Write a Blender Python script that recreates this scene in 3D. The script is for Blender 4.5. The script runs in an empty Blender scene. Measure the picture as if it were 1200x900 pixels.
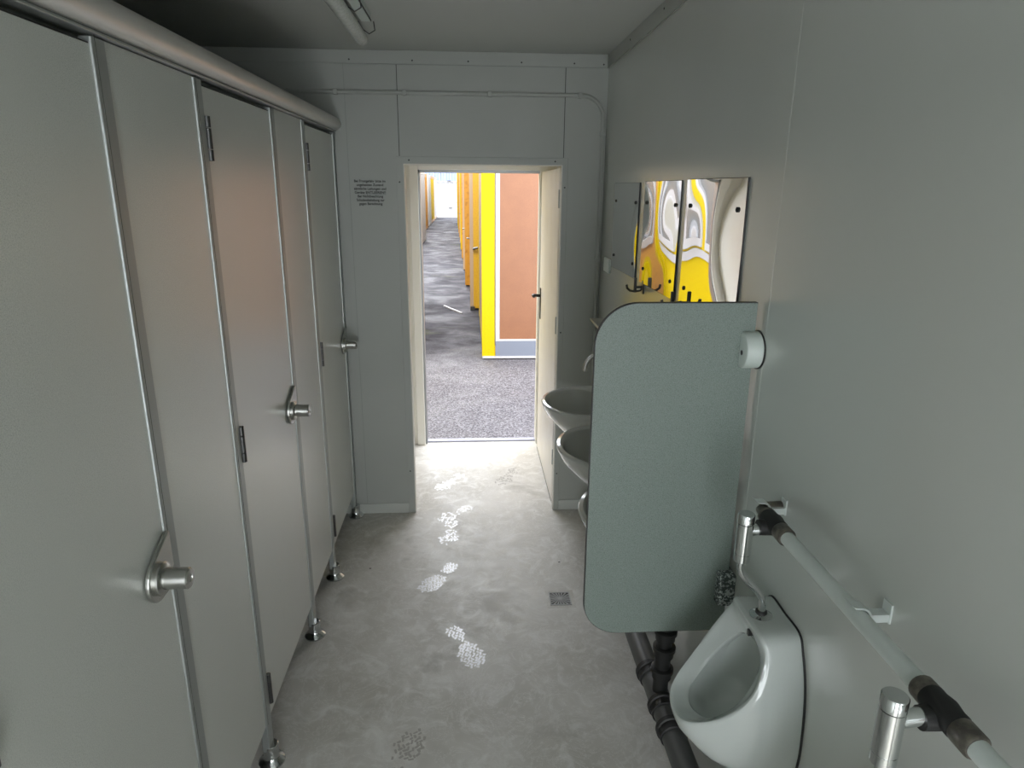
import bpy, bmesh, math, random
from mathutils import Vector, Matrix
R = random.Random(7)
PI = math.pi
sc = bpy.context.scene
COL = sc.collection
EH = 1.75                      # eye height: photo-fitted heights are given below the eye, floor is z = 0

# ------------------------------------------------------------------ mesh helpers
class MB:
    def __init__(s): s.v = []; s.f = []; s.sm = []
    def add(s, vs, fs, smooth=False):
        n = len(s.v); s.v += [tuple(p) for p in vs]
        s.f += [tuple(i + n for i in f) for f in fs]; s.sm += [smooth] * len(fs); return s
    def box(s, a, b):
        x0, y0, z0 = [min(a[i], b[i]) for i in range(3)]; x1, y1, z1 = [max(a[i], b[i]) for i in range(3)]
        return s.add([(x0,y0,z0),(x1,y0,z0),(x1,y1,z0),(x0,y1,z0),(x0,y0,z1),(x1,y0,z1),(x1,y1,z1),(x0,y1,z1)],
              [(0,3,2,1),(4,5,6,7),(0,1,5,4),(1,2,6,5),(2,3,7,6),(3,0,4,7)])
    def rings(s, rs, cap0=True, cap1=True, smooth=True, closed=False):
        n = len(rs[0]); vs = [p for r in rs for p in r]; fs = []
        m = len(rs)
        for i in range(m if closed else m - 1):
            k = (i + 1) % m
            for j in range(n):
                q = (j + 1) % n
                fs.append((i*n+j, i*n+q, k*n+q, k*n+j))
        s.add(vs, fs, smooth)
        if not closed:
            if cap0: s.add(rs[0], [tuple(range(n))[::-1]])
            if cap1: s.add(rs[-1], [tuple(range(n))])
        return s
    def tube(s, pts, r, n=20, caps=True):
        pts = [Vector(p) for p in pts]; rr = r if isinstance(r, (list, tuple)) else [r] * len(pts)
        t0 = (pts[1] - pts[0]).normalized()
        up = Vector((0,0,1)) if abs(t0.z) < .9 else Vector((1,0,0))
        nrm = t0.cross(up).normalized(); rs = []
        for i, p in enumerate(pts):
            if i == 0: t = t0
            elif i == len(pts) - 1: t = (pts[i] - pts[i-1]).normalized()
            else: t = ((pts[i+1] - p).normalized() + (p - pts[i-1]).normalized()).normalized()
            nrm = (nrm - t * nrm.dot(t)).normalized(); b = t.cross(nrm)
            rs.append([p + (nrm * math.cos(2*PI*k/n) + b * math.sin(2*PI*k/n)) * rr[i] for k in range(n)])
        return s.rings(rs, caps, caps)
    def cyl(s, a, b, r, n=28): return s.tube([a, b], r, n)
    def lathe(s, a, d, prof, n=32):
        """prof: (distance along d, radius) pairs"""
        a = Vector(a); d = Vector(d).normalized()
        up = Vector((0,0,1)) if abs(d.z) < .9 else Vector((1,0,0))
        u = d.cross(up).normalized(); w = d.cross(u)
        return s.rings([[a + d*h + (u*math.cos(2*PI*k/n) + w*math.sin(2*PI*k/n))*max(r, 1e-5) for k in range(n)] for h, r in prof])
    def prism(s, poly, axis, a, b):
        """poly in the two other axes, extruded from a to b along axis (0,1,2)"""
        def P(p, h):
            q = [0,0,0]; o = [i for i in range(3) if i != axis]; q[o[0]] = p[0]; q[o[1]] = p[1]; q[axis] = h; return q
        n = len(poly)
        return s.add([P(p, a) for p in poly] + [P(p, b) for p in poly],
              [tuple(range(n))[::-1], tuple(range(n, 2*n))] + [(i, (i+1) % n, n+(i+1) % n, n+i) for i in range(n)])
    def build(s, name, m, parent=None, bevel=0, seg=2, sub=0, org=None):
        me = bpy.data.meshes.new(name)
        o0 = Vector(org) if org else (Vector(ROOT[parent.name]) if parent else Vector((0,0,0)))
        me.from_pydata([tuple(Vector(p) - o0) for p in s.v], [], s.f)
        me.polygons.foreach_set('use_smooth', s.sm)
        bm = bmesh.new(); bm.from_mesh(me)
        bmesh.ops.remove_doubles(bm, verts=bm.verts, dist=1e-6)
        bmesh.ops.recalc_face_normals(bm, faces=bm.faces); bm.to_mesh(me); bm.free()
        if any(s.sm): me.set_sharp_from_angle(angle=R_(38))
        o = bpy.data.objects.new(name, me); COL.objects.link(o); me.materials.append(m)
        if parent: o.parent = parent
        elif org: o.location = org
        ROOT[o.name] = tuple(o0)
        if bevel:
            md = o.modifiers.new('bevel', 'BEVEL'); md.width = bevel; md.segments = seg; md.limit_method = 'ANGLE'; md.angle_limit = R_(40)
            md.harden_normals = False
        if sub:
            md = o.modifiers.new('sub', 'SUBSURF'); md.levels = sub; md.render_levels = sub
        return o
ROOT = {}
def R_(d): return d * PI / 180
def tag(o, label=None, cat=None, group=None, kind=None):
    if label: o['label'] = label
    if cat: o['category'] = cat
    if group: o['group'] = group
    if kind: o['kind'] = kind
    return o
def empty(name, loc, label, cat, group=None):
    o = bpy.data.objects.new(name, None); COL.objects.link(o); o.location = loc; o.empty_display_size = .05
    ROOT[o.name] = tuple(loc); return tag(o, label, cat, group)
def copy_tree(o, parent=None):
    c = o.copy(); COL.objects.link(c); c.parent = parent
    ROOT[c.name] = ROOT[o.name]
    for ch in [x for x in COL.objects if x.parent == o]: copy_tree(ch, c)
    return c
def box(a, b): return MB().box(a, b)
def rrect(x0, y0, x1, y1, rads, n=10):
    """rounded rectangle outline, rads for corners (x0y0, x1y0, x1y1, x0y1)"""
    out = []
    for (cx, cy, r, a0) in ((x0, y0, rads[0], 180), (x1, y0, rads[1], 270), (x1, y1, rads[2], 0), (x0, y1, rads[3], 90)):
        sx = 1 if cx == x0 else -1; sy = 1 if cy == y0 else -1
        if r <= 0: out.append((cx, cy)); continue
        for k in range(n + 1):
            a = R_(a0 + 90 * k / n); out.append((cx + sx*r + r*math.cos(a), cy + sy*r + r*math.sin(a)))
    return out

# ------------------------------------------------------------------ materials
def mat(name, col, rough=.5, metal=0, spec=.5, noise=None, speck=None, bump=None, coat=0, crough=.03, trans=0):
    m = bpy.data.materials.new(name); m.use_nodes = True; nt = m.node_tree; N = nt.nodes; L = nt.links
    b = N['Principled BSDF']; c4 = (*col, 1)
    b.inputs['Base Color'].default_value = c4; b.inputs['Roughness'].default_value = rough
    b.inputs['Metallic'].default_value = metal; b.inputs['Specular IOR Level'].default_value = spec
    b.inputs['Coat Weight'].default_value = coat; b.inputs['Coat Roughness'].default_value = crough; b.inputs['Transmission Weight'].default_value = trans
    tc = N.new('ShaderNodeTexCoord'); cur = None
    def mix(fac_out, a, bcol):
        mx = N.new('ShaderNodeMix'); mx.data_type = 'RGBA'; L.new(fac_out, mx.inputs[0])
        if hasattr(a, 'links'): L.new(a, mx.inputs[6])
        else: mx.inputs[6].default_value = (*a, 1)
        mx.inputs[7].default_value = (*bcol, 1); return mx.outputs[2]
    def nz(scale, detail=3, lo=.4, hi=.6, vec=None):
        n = N.new('ShaderNodeTexNoise'); n.inputs['Scale'].default_value = scale; n.inputs['Detail'].default_value = detail
        if vec:
            mp = N.new('ShaderNodeMapping'); mp.inputs['Scale'].default_value = vec; L.new(tc.outputs['Object'], mp.inputs[0]); L.new(mp.outputs[0], n.inputs['Vector'])
        else: L.new(tc.outputs['Object'], n.inputs['Vector'])
        mr = N.new('ShaderNodeMapRange'); mr.inputs[1].default_value = lo; mr.inputs[2].default_value = hi; L.new(n.outputs[0], mr.inputs[0])
        return mr.outputs[0], n.outputs[0]
    cur = col
    for spec_ in (noise or []):
        f, _ = nz(spec_[0], spec_[1], spec_[2], spec_[3], spec_[5] if len(spec_) > 5 else None); cur = mix(f, cur, spec_[4])
    if cur is not col: L.new(cur, b.inputs['Base Color'])
    if bump:
        _, raw = nz(bump[0], bump[2] if len(bump) > 2 else 3, vec=bump[3] if len(bump) > 3 else None)
        bp = N.new('ShaderNodeBump'); bp.inputs['Strength'].default_value = bump[1]; bp.inputs['Distance'].default_value = .02
        L.new(raw, bp.inputs['Height']); L.new(bp.outputs[0], b.inputs['Normal'])
    return m

M = {}
M['wall'] = mat('coated_steel_wall', (.60,.62,.59), .27, 0, 1.0, noise=[(1.3,2,.35,.7,(.56,.58,.55))], bump=(1.6,.06,1), coat=1.0, crough=.20)
M['wall_matt'] = mat('painted_wall_sheet', (.45,.465,.44), .5, noise=[(2.0,2,.35,.7,(.42,.435,.41))])
M['ceiling'] = mat('painted_ceiling', (.50,.515,.49), .5, bump=(1.5,.04,2))
M['seam'] = mat('dark_seam', (.10,.11,.10), .7)
M['seam_faint'] = mat('faint_seam', (.33,.345,.325), .6)
M['rail'] = mat('brushed_rail_tube', (.62,.60,.57), .38, .55)
M['hpl'] = mat('speckled_laminate', (.50,.515,.48), .33, noise=[(420,2,.42,.62,(.60,.61,.575)), (520,1,.60,.66,(.36,.37,.35)), (3,3,.4,.7,(.53,.54,.505))], spec=1.0, coat=.9, crough=.33)
M['hpl_screen'] = mat('speckled_laminate_shaded', (.175,.215,.195), .5, noise=[(420,2,.42,.62,(.235,.275,.255)), (520,1,.60,.66,(.12,.15,.135))])  # greenish laminate, colour darkened for the backlit side of the screen
M['black'] = mat('black_core', (.012,.013,.013), .5)
M['alu'] = mat('anodised_aluminium', (.42,.44,.435), .45, .85)
M['sill'] = mat('threshold_metal', (.30,.31,.38), .5, .3)
M['grate'] = mat('drain_grate', (.50,.50,.50), .7, 0, .2)
M['alu_dark'] = mat('weathered_aluminium', (.30,.31,.31), .42, 1)
M['chrome'] = mat('chrome', (.62,.64,.64), .14, 1)
M['satin'] = mat('satin_steel', (.50,.50,.48), .27, 1)
M['dark_metal'] = mat('dark_steel', (.10,.10,.10), .35, .9)
M['rubber'] = mat('black_rubber', (.01,.01,.01), .55)
M['white_plastic'] = mat('white_plastic', (.62,.68,.65), .4)
M['ceramic'] = mat('white_ceramic', (.53,.565,.55), .08, coat=.3)
M['ceramic_sink'] = mat('sink_ceramic', (.56,.57,.54), .10, coat=.3)
M['pipe_grey'] = mat('grey_waste_pipe', (.085,.088,.088), .42)
M['pipe_white'] = mat('white_water_pipe', (.62,.67,.65), .35)
M['brass'] = mat('tarnished_fitting', (.22,.20,.17), .4, .8, noise=[(60,3,.4,.6,(.12,.11,.10))])
M['frame'] = mat('cream_frame_paint', (.74,.73,.68), .4)
M['door'] = mat('white_door_leaf', (.85,.82,.78), .38, noise=[(5,3,.5,.75,(.78,.74,.68))])
M['tubecover'] = mat('lamp_diffuser', (.70,.72,.68), .25, noise=[(90,2,.45,.6,(.60,.62,.58))])
M['ink'] = mat('black_lettering', (.008,.008,.008), .6)
M['mark'] = mat('wet_glint_print', (.95,.95,1.0), .22, 0, 1.0)  # moist tread prints, their wet glint painted in as white
M['mark_dark'] = mat('dusty_print', (.42,.40,.37), .6)
M['film'] = mat('speckled_bracket', (.10,.12,.12), .2, .3, noise=[(160,3,.5,.56,(.55,.60,.60))])
M['glass'] = mat('window_glass', (.10,.10,.10), .25, 0, .4)

# wavy mirror sheet
m = mat('polished_steel_mirror', (.93,.93,.92), .015, 1); M['mirror'] = m
nt = m.node_tree; N = nt.nodes; L = nt.links; bs = N['Principled BSDF']
tc = N.new('ShaderNodeTexCoord'); n = N.new('ShaderNodeTexNoise'); n.inputs['Scale'].default_value = 2.4; n.inputs['Detail'].default_value = 1.2
bp = N.new('ShaderNodeBump'); bp.inputs['Strength'].default_value = .22; bp.inputs['Distance'].default_value = .012
L.new(tc.outputs['Object'], n.inputs['Vector']); L.new(n.outputs[0], bp.inputs['Height']); L.new(bp.outputs[0], bs.inputs['Normal'])

# floor vinyl
def floor_mat():
    m = bpy.data.materials.new('worn_vinyl_floor'); m.use_nodes = True; nt = m.node_tree; N = nt.nodes; L = nt.links; b = N['Principled BSDF']
    tc = N.new('ShaderNodeTexCoord')
    def noise(scale, det, dist=0, rough=.6):
        n = N.new('ShaderNodeTexNoise'); n.inputs['Scale'].default_value = scale; n.inputs['Detail'].default_value = det
        n.inputs['Distortion'].default_value = dist; n.inputs['Roughness'].default_value = rough; L.new(tc.outputs['Object'], n.inputs['Vector']); return n.outputs[0]
    def rng(s, lo, hi, a=0, c=1):
        r = N.new('ShaderNodeMapRange'); r.inputs[1].default_value = lo; r.inputs[2].default_value = hi; r.inputs[3].default_value = a; r.inputs[4].default_value = c; L.new(s, r.inputs[0]); return r.outputs[0]
    def mix(f, a, c):
        x = N.new('ShaderNodeMix'); x.data_type = 'RGBA'; L.new(f, x.inputs[0])
        if hasattr(a, 'links'): L.new(a, x.inputs[6])
        else: x.inputs[6].default_value = (*a, 1)
        x.inputs[7].default_value = (*c, 1); return x.outputs[2]
    base = mix(rng(noise(2.2, 4), .35, .68), (.52,.50,.46), (.68,.66,.63))
    c = mix(rng(noise(9, 6, 1.5), .50, .70, 0, .75), base, (.78,.77,.75))
    # thin curved scuffs
    s1 = noise(5.5, 8, 3.5, .72); a1 = N.new('ShaderNodeMath'); a1.operation = 'SUBTRACT'; L.new(s1, a1.inputs[0]); a1.inputs[1].default_value = .5
    a2 = N.new('ShaderNodeMath'); a2.operation = 'ABSOLUTE'; L.new(a1.outputs[0], a2.inputs[0])
    c = mix(rng(a2.outputs[0], .0, .014, .7, 0), c, (.80,.79,.77))
    s2 = rng(noise(3.1, 5, .5), .58, .70, 0, .75); c = mix(s2, c, (.40,.385,.35))
    v = N.new('ShaderNodeTexVoronoi'); v.inputs['Scale'].default_value = 3.2; L.new(tc.outputs['Object'], v.inputs['Vector'])
    c = mix(rng(v.outputs['Distance'], .012, .022, 1, 0), c, (.06,.055,.05))
    L.new(c, b.inputs['Base Color'])
    L.new(rng(noise(7, 6, 2.0), .35, .7, .34, .55), b.inputs['Roughness']); b.inputs['Specular IOR Level'].default_value = .22
    bp = N.new('ShaderNodeBump'); bp.inputs['Strength'].default_value = .16; bp.inputs['Distance'].default_value = .004
    L.new(noise(14, 7, 2.5, .7), bp.inputs['Height']); L.new(bp.outputs[0], b.inputs['Normal'])
    return m
M['floor'] = floor_mat()

def ground_mat():
    m = bpy.data.materials.new('wet_gravel_asphalt'); m.use_nodes = True; nt = m.node_tree; N = nt.nodes; L = nt.links; b = N['Principled BSDF']
    tc = N.new('ShaderNodeTexCoord')
    def noise(scale, det, dist=0, vec=None):
        n = N.new('ShaderNodeTexNoise'); n.inputs['Scale'].default_value = scale; n.inputs['Detail'].default_value = det; n.inputs['Distortion'].default_value = dist
        if vec:
            mp = N.new('ShaderNodeMapping'); mp.inputs['Scale'].default_value = vec; L.new(tc.outputs['Object'], mp.inputs[0]); L.new(mp.outputs[0], n.inputs['Vector'])
        else: L.new(tc.outputs['Object'], n.inputs['Vector'])
        return n.outputs[0]
    def rng(s, lo, hi, a=0, c=1):
        r = N.new('ShaderNodeMapRange'); r.inputs[1].default_value = lo; r.inputs[2].default_value = hi; r.inputs[3].default_value = a; r.inputs[4].default_value = c; L.new(s, r.inputs[0]); return r.outputs[0]
    def mix(f, a, c):
        x = N.new('ShaderNodeMix'); x.data_type = 'RGBA'
        if hasattr(f, 'links'): L.new(f, x.inputs[0])
        for i, k in ((6, a), (7, c)):
            if hasattr(k, 'links'): L.new(k, x.inputs[i])
            else: x.inputs[i].default_value = (*k, 1)
        return x.outputs[2]
    v = N.new('ShaderNodeTexVoronoi'); v.inputs['Scale'].default_value = 80; L.new(tc.outputs['Object'], v.inputs['Vector'])
    grain = mix(rng(v.outputs['Color'], .2, .9), (.05,.047,.052), (.175,.167,.183))
    wet = mix(rng(noise(2.6, 6, 1.5), .35, .65), (.014,.013,.017), (.043,.041,.050))
    wet = mix(rng(noise(.9, 4, .6, (.8,1.8,1)), .60, .72, 0, .8), wet, (.085,.087,.097))
    wet = mix(rng(noise(1.1, 3, .4, (.8,2.0,1)), .64, .72, 0, .6), wet, (.06,.066,.03))
    sep = N.new('ShaderNodeSeparateXYZ'); L.new(tc.outputs['Object'], sep.inputs[0])
    far = rng(sep.outputs['Y'], 7.3, 8.8)
    L.new(mix(far, grain, wet), b.inputs['Base Color'])
    L.new(rng(noise(1.4, 5, 1), .35, .65, .45, .8), b.inputs['Roughness']); b.inputs['Specular IOR Level'].default_value = .15
    bp = N.new('ShaderNodeBump'); bp.inputs['Strength'].default_value = .5; bp.inputs['Distance'].default_value = .01
    L.new(v.outputs['Distance'], bp.inputs['Height']); L.new(bp.outputs[0], b.inputs['Normal'])
    return m
M['ground'] = ground_mat()
M['concrete'] = mat('pale_concrete', (.25,.25,.26), .7, noise=[(.8,4,.4,.6,(.2,.2,.21))])
M['yellow'] = mat('yellow_container_paint', (0.338,0.25,0.000625), .5, 0, .12, noise=[(70,4,.50,.70,(.32,.20,.002))])
M['orange'] = mat('orange_container_paint', (0.325,0.15,0.01), .4, noise=[(12,4,.5,.68,(.22,.09,.006))])
M['ochre'] = mat('ochre_sheet_paint', (0.375,0.213,0.005), .45, noise=[(60,3,.5,.6,(.33,.17,.004))])
M['peach'] = mat('peach_container_paint', (0.275,0.194,0.125), .45)
M['offwhite'] = mat('offwhite_container_paint', (.27,.27,.28), .4)
M['plywood'] = mat('orange_wall_sheet', (.145,.058,.0235), .5, noise=[(6,4,.4,.65,(.13,.05,.02)), (160,2,.55,.62,(.11,.042,.016))])
M['blue'] = mat('blue_corrugated_sheet', (0.163,0.2,0.325), .4)
M['greyblue'] = mat('grey_base_sheet', (0.1,0.112,0.144), .4)

# ------------------------------------------------------------------ room shell
XL, XR, YB, YF, YO = -1.65, .665, -1.6, 3.469, 4.522
HC = EH + .604
OX0, OX1, OZ = -.317, .446, 1.855         # opening in the inner wall
def struct(mb, name, m, bevel=0): o = mb.build(name, m, bevel=bevel); o['kind'] = 'structure'; return o
struct(box((XL-.06, YB-.06, -.05), (XR+.06, YO+.02, 0)), 'floor', M['floor'])
struct(box((XL-.06, YB-.06, HC), (XR+.06, YO+.07, HC+.06)), 'ceiling', M['ceiling'])
struct(box((XR, YB-.06, 0), (XR+.06, YO+.07, HC)), 'wall_right', M['wall'])
struct(box((XL-.06, YB-.06, 0), (XL, YO+.07, HC)), 'wall_left', M['wall'])
w = MB()                                   # inner end wall with its doorway
w.box((XL, YF, 0), (OX0, YF+.05, HC)).box((OX1+.012, YF, 0), (XR, YF+.05, HC)).box((OX0, YF, OZ), (OX1+.012, YF+.05, HC))
struct(w, 'wall_front', M['wall_matt'])
w = MB()                                   # outer wall of the entry lobby
AX0, AX1, AZ = -.325, .452, 1.852
w.box((XL, YO, 0), (AX0, YO+.07, HC)).box((AX1, YO, 0), (XR, YO+.07, HC)).box((AX0, YO, AZ), (AX1, YO+.07, HC))
struct(w, 'wall_entrance', M['frame'])
struct(box((-.50, YF+.05, 0), (-.44, YO, HC)), 'wall_lobby_left', M['frame'])
struct(box((.56, YF+.05, 0), (.60, YO, HC)), 'wall_lobby_right', M['frame'])
struct(box((-.44, YF+.05, 1.92), (.56, YO, 1.98)), 'ceiling_lobby', M['frame'])
w = MB()                                   # wall behind the viewer; its unseen doorway is added to let fill light in
WX0, WX1, WZ0, WZ1 = -.34, .34, 0, 1.98
w.box((XL, YB-.06, 0), (WX0, YB, HC)).box((WX1, YB-.06, 0), (XR, YB, HC)).box((WX0, YB-.06, WZ1), (WX1, YB, HC))
struct(w, 'wall_back', M['wall'])
f = MB()
f.box((WX0-.04, YB, 0), (WX0, YB+.012, WZ1+.04)).box((WX1, YB, 0), (WX1+.04, YB+.012, WZ1+.04)).box((WX0, YB, WZ1), (WX1, YB+.012, WZ1+.04))
struct(f, 'trim_7', M['frame'], .003)  # surround of the added rear doorway

# wall seams, cover strips, screws
s = MB()
for x, z0, z1 in ((-.335, 1.89, 2.296), (.461, 1.89, 2.296)):
    s.box((x-.0018, YF-.0012, z0), (x+.0018, YF+.001, z1))
struct(s, 'trim_1', M['seam'])
s = box((-.5812, YF-.0010, .06), (-.5792, YF+.001, 2.296)); struct(s, 'trim_8', M['seam_faint'])
s = MB()                                   # cover strips round the doorway
s.box((-.352, YF-.004, 0), (OX0-.0008, YF, 1.888)).box((OX1+.006, YF-.004, 0), (.484, YF, 1.888)).box((-.352, YF-.0045, OZ), (.484, YF, 1.888))
struct(s, 'trim_2', M['wall_matt'], .0012)
s = MB()
s.box((OX0-.001, YF-.0055, 0), (OX0+.004, YF+.052, OZ)).box((OX1+.006, YF-.0055, 0), (OX1+.012, YF+.03, OZ)).box((OX0, YF-.0055, OZ-.004), (OX1+.01, YF+.052, OZ+.001))
struct(s, 'door_frame', M['frame'], .001)
s = box((XL, YF-.006, 2.296), (XR, YF, HC)); s.box((XR-.006, YB, 2.296), (XR, YF, HC))
struct(s, 'trim_3', M['wall_matt'], .0015)
s = MB()
for a, b in (((-.62,YF-.0075,2.2935),(XR,YF-.0055,2.2955)), ((XR-.0075,YB,2.2935),(XR-.0055,YF,2.2955))): s.box(a, b)
struct(s, 'trim_4', M['seam_faint'])
s = box((XL, YF-.008, 0), (-.352, YF, .058)); s.box((.484, YF-.008, 0), (XR, YF, .058))
struct(s, 'baseboard_front', M['wall'], .002)
struct(box((XR-.008, YB, 0), (XR, YF-.008, .058)), 'baseboard_right', M['wall'], .002)
s = MB()
for y in (.44, 1.476): s.box((XR-.0003, y-.014, .058), (XR, y+.014, 2.294))
struct(s, 'trim_5', M['wall'])
scr = MB()
for x, z in ((-.55,2.312),(-.26,2.312),(.0,2.312),(.25,2.312),(.50,2.312),(-.29,1.872),(.42,1.872),(-.338,1.77),(.47,1.75),(-.338,.25),(.47,.22),(.47,1.02),(.64,2.31)):
    scr.lathe((x, YF-.0045, z), (0,-1,0), [(0,.004),(.0015,.004),(.0025,.002)], 10)
for y in (.5, 1.0, 1.5, 2.0, 2.5, 3.0): scr.lathe((XR-.006, y, 2.33), (-1,0,0), [(0,.004),(.0015,.004),(.0025,.002)], 10)
struct(scr, 'trim_6', M['dark_metal'])

# lobby frame and threshold
s = MB()
s.box((AX0-.055, YO-.03, 0), (AX0+.0, YO, AZ+.05)).box((AX1, YO-.03, 0), (AX1+.05, YO, AZ+.05)).box((AX0, YO-.03, AZ), (AX1, YO, AZ+.05))
struct(s, 'outer_door_frame', M['frame'], .004)
s = MB()
s.box((AX0, YO-.006, 0), (AX0+.012, YO+.075, AZ)).box((AX0, YO-.006, AZ-.016), (AX1, YO+.075, AZ))
struct(s, 'outer_door_seal', M['alu_dark'])
struct(box((AX0+.012, YO+.022, 0), (AX1, YO+.072, .010)), 'threshold', M['sill'], .002)
# the open inner door, hinged on the right jamb and swung into the lobby
d = struct(box((.453, 3.535, .012), (.493, 4.40, 1.845)), 'door_1', M['door'], .003)
h = MB(); h.box((.448, 4.318, .93), (.453, 4.352, 1.13)); h.build('handle_plate', M['rubber'], d, .002)
h = MB(); h.tube([(.45, 4.335, 1.08), (.412, 4.335, 1.082), (.402, 4.325, 1.084), (.398, 4.22, 1.094)], .010, 14); h.build('door_lever', M['rubber'], d)
h = MB(); h.box((.452, 3.538, .014), (.4515, 4.398, .020)); h.build('door_bottom_edge', M['seam'], d)
h = MB()
for z in (.25, 1.0, 1.65): h.cyl((.456, 3.528, z), (.456, 3.528, z+.09), .008, 14)
h.build('hinge_knuckles', M['alu'], d)

# ------------------------------------------------------------------ toilet cubicles along the left
FX = -.640
def post(y, root):
    p = MB(); p.prism(rrect(FX-.018, y-.023, FX+.0045, y+.023, (.003,.003,.003,.003), 5), 2, .055, 1.990)
    o = p.build('post', M['alu'], root)
    g = MB(); g.box((FX+.0041, y-.0125, .15), (FX+.0049, y-.0105, 2.0)); g.build('groove', M['seam'], o)
    b = MB(); b.lathe((FX, y, 0), (0,0,1), [(0,.040),(.006,.041),(.012,.036),(.020,.026),(.028,.0235),(.066,.0235),(.068,.021)], 32)
    b.build('foot', M['chrome'], o)
def lock(yedge, door):
    yc, zc = yedge - .062, EH - .762
    pts = [(yedge+.004, zc-.006), (yedge+.004, zc+.072), (yedge-.004, zc+.076)]
    for k in range(17):
        a = R_(125 + (320 - 125) * k / 16); pts.append((yc + .047*math.cos(a), zc + .047*math.sin(a)))
    p = MB(); p.prism(pts, 0, FX+.001, FX+.012); o = p.build('lock_plate', M['satin'], door, .0035, 3)
    k = MB(); k.lathe((FX+.010, yc, zc), (1,0,0), [(0,.034),(.010,.034),(.013,.030),(.014,.022),(.058,.0215),(.061,.019),(.062,.008),(.060,.0075)], 36)
    k.build('lock_knob', M['satin'], o)
def cubicle(y0, y1, near_post, far_post, panel_end, label, hinges=True):
    r = empty('toilet_cubicle', (FX, y0, 0), label, 'toilet cubicle', 'row of toilet cubicles')
    dr = MB(); dr.box((FX-.013, y0, .150), (FX, y1, 1.978)); door = dr.build('door', M['hpl'], r, .001)
    e = MB()
    e.box((FX-.0125, y1, .151), (FX-.001, y1+.0035, 1.971)).box((FX-.0125, y0-.0035, .151), (FX-.001, y0, 1.971)).box((FX-.0125, y0, 1.978), (FX-.001, y1, 1.9805))
    e.build('edge_band', M['black'], door)
    for z in (EH+.108, EH-.69, EH-1.50):
        hg = MB(); yh = y0 + .004
        for a, b in ((-.052,-.026),(-.024,.024),(.026,.052)): hg.cyl((FX+.006, yh, z+a), (FX+.006, yh, z+b), .0075, 16)
        hg.box((FX, yh-.011, z-.052), (FX+.002, yh-.003, z+.052))
        hg.build('hinge', M['dark_metal'], door)
    lock(y1, door)
    post(near_post, r)
    if far_post: post(far_post, r)
    if panel_end:
        p = MB(); p.box((FX-.013, far_post+.019, .150), (FX, panel_end-.019, 1.992)); p.build('front_panel', M['hpl'], r, .001)
        ym = (far_post + panel_end) / 2
        p = MB(); p.box((XL+.004, ym-.0065, .150), (FX-.013, ym+.0065, 1.985)); p.build('side_panel', M['hpl'], r)
    return r
cubicle(.755, 1.303, .730, 1.325, 1.770, 'nearest grey toilet cubicle, its large door cut off by the left picture edge')
cubicle(1.795, 2.372, 1.770, 2.396, 2.822, 'middle grey toilet cubicle, warm light glowing on its door with all hinges showing')
cubicle(2.847, 3.411, 2.822, 3.435, None, 'farthest grey toilet cubicle, its narrow-looking door next to the lettered end wall')
r = empty('cubicle_front_panel', (FX, .3, 0), 'grey laminate panel beside the nearest cubicle door', 'partition panel')
p = MB(); p.box((FX-.013, YB, .15), (FX, .709, 1.992)); p.build('panel', M['hpl'], r, .001)
p = MB(); p.prism(rrect(FX-.018, -.62, FX+.013, -.58, (.003,.01,.01,.003), 5), 2, .0, 1.990); p.build('post', M['alu'], r)

RZ = EH + .281
r = empty('top_rail', (FX+.006, YF, RZ), 'long round aluminium rail running along the top of the toilet cubicles', 'rail')
p = MB(); p.lathe((FX+.010, YB, RZ), (0,1,0), [(0,.029),(YF-YB-.035,.029),(YF-YB-.012,.0275),(YF-YB-.004,.023),(YF-YB,.015)], 40); p.build('tube', M['rail'], r)
p = MB(); p.box((FX-.016, YB, RZ-.037), (FX+.012, YF-.01, RZ-.024)); p.build('clamp_profile', M['alu'], r, .002)
p = MB(); p.box((FX+.0115, YB, RZ-.0325), (FX+.0135, YF-.01, RZ-.031)); p.build('groove', M['seam'], r)

# ------------------------------------------------------------------ ceiling lamp (off)
r = empty('ceiling_lamp', (-.395, 2.2, HC), 'unlit strip lamp with a round tubular cover on the ceiling', 'lamp')
p = MB(); p.box((-.388, 1.5, HC-.030), (-.352, 2.76, HC)); p.build('tray', M['white_plastic'], r, .003)
p = MB(); p.lathe((-.415, 1.42, HC-.050), (0,1,0), [(0,.010),(.002,.022),(.03,.025),(1.50,.025),(1.53,.024),(1.56,.020),(1.575,.012)], 32); p.build('tube_cover', M['tubecover'], r)
for y in (1.62, 2.50, 2.84):
    p = MB(); p.tube([(-.352,y,HC-.012), (-.350,y+.012,HC-.040), (-.372,y+.014,HC-.052), (-.392,y+.004,HC-.040), (-.394,y-.10,HC-.034)], .002, 8); p.build('wire_clip', M['dark_metal'], r)
p = MB(); p.box((-.3518, 1.5, HC-.030), (-.3500, 2.76, HC-.024)); p.build('edge_strip', M['seam'], r)

# ------------------------------------------------------------------ conduit on the end wall
r = empty('cable_conduit', (.645, YF, 2.17), 'thin white conduit running over the doorway and down the right corner', 'conduit')
cz, cy, cx = 2.172, YF-.011, .648
pts = [(XL+.02, cy, cz), (.54, cy, cz)] + [(.54+.108*math.sin(R_(a)), cy, cz-.108+.108*math.cos(R_(a))) for a in range(10, 91, 10)] + [(cx, cy, .35)]
p = MB(); p.tube(pts, .0095, 16); p.build('conduit', M['wall_matt'], r)
for (x, z, hor) in ((.53,cz,1), (.10,cz,1), (-.30,cz,1), (-.62,cz,1), (cx,2.0,0), (cx,1.40,0), (cx,.9,0)):
    p = MB()
    if hor: p.box((x-.010, cy-.0115, z-.012), (x+.010, YF, z+.012))
    else: p.box((x-.013, cy-.0115, z-.009), (x+.013, YF, z+.009))
    p.build('conduit_clip', M['wall_matt'], r, .002)
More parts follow.
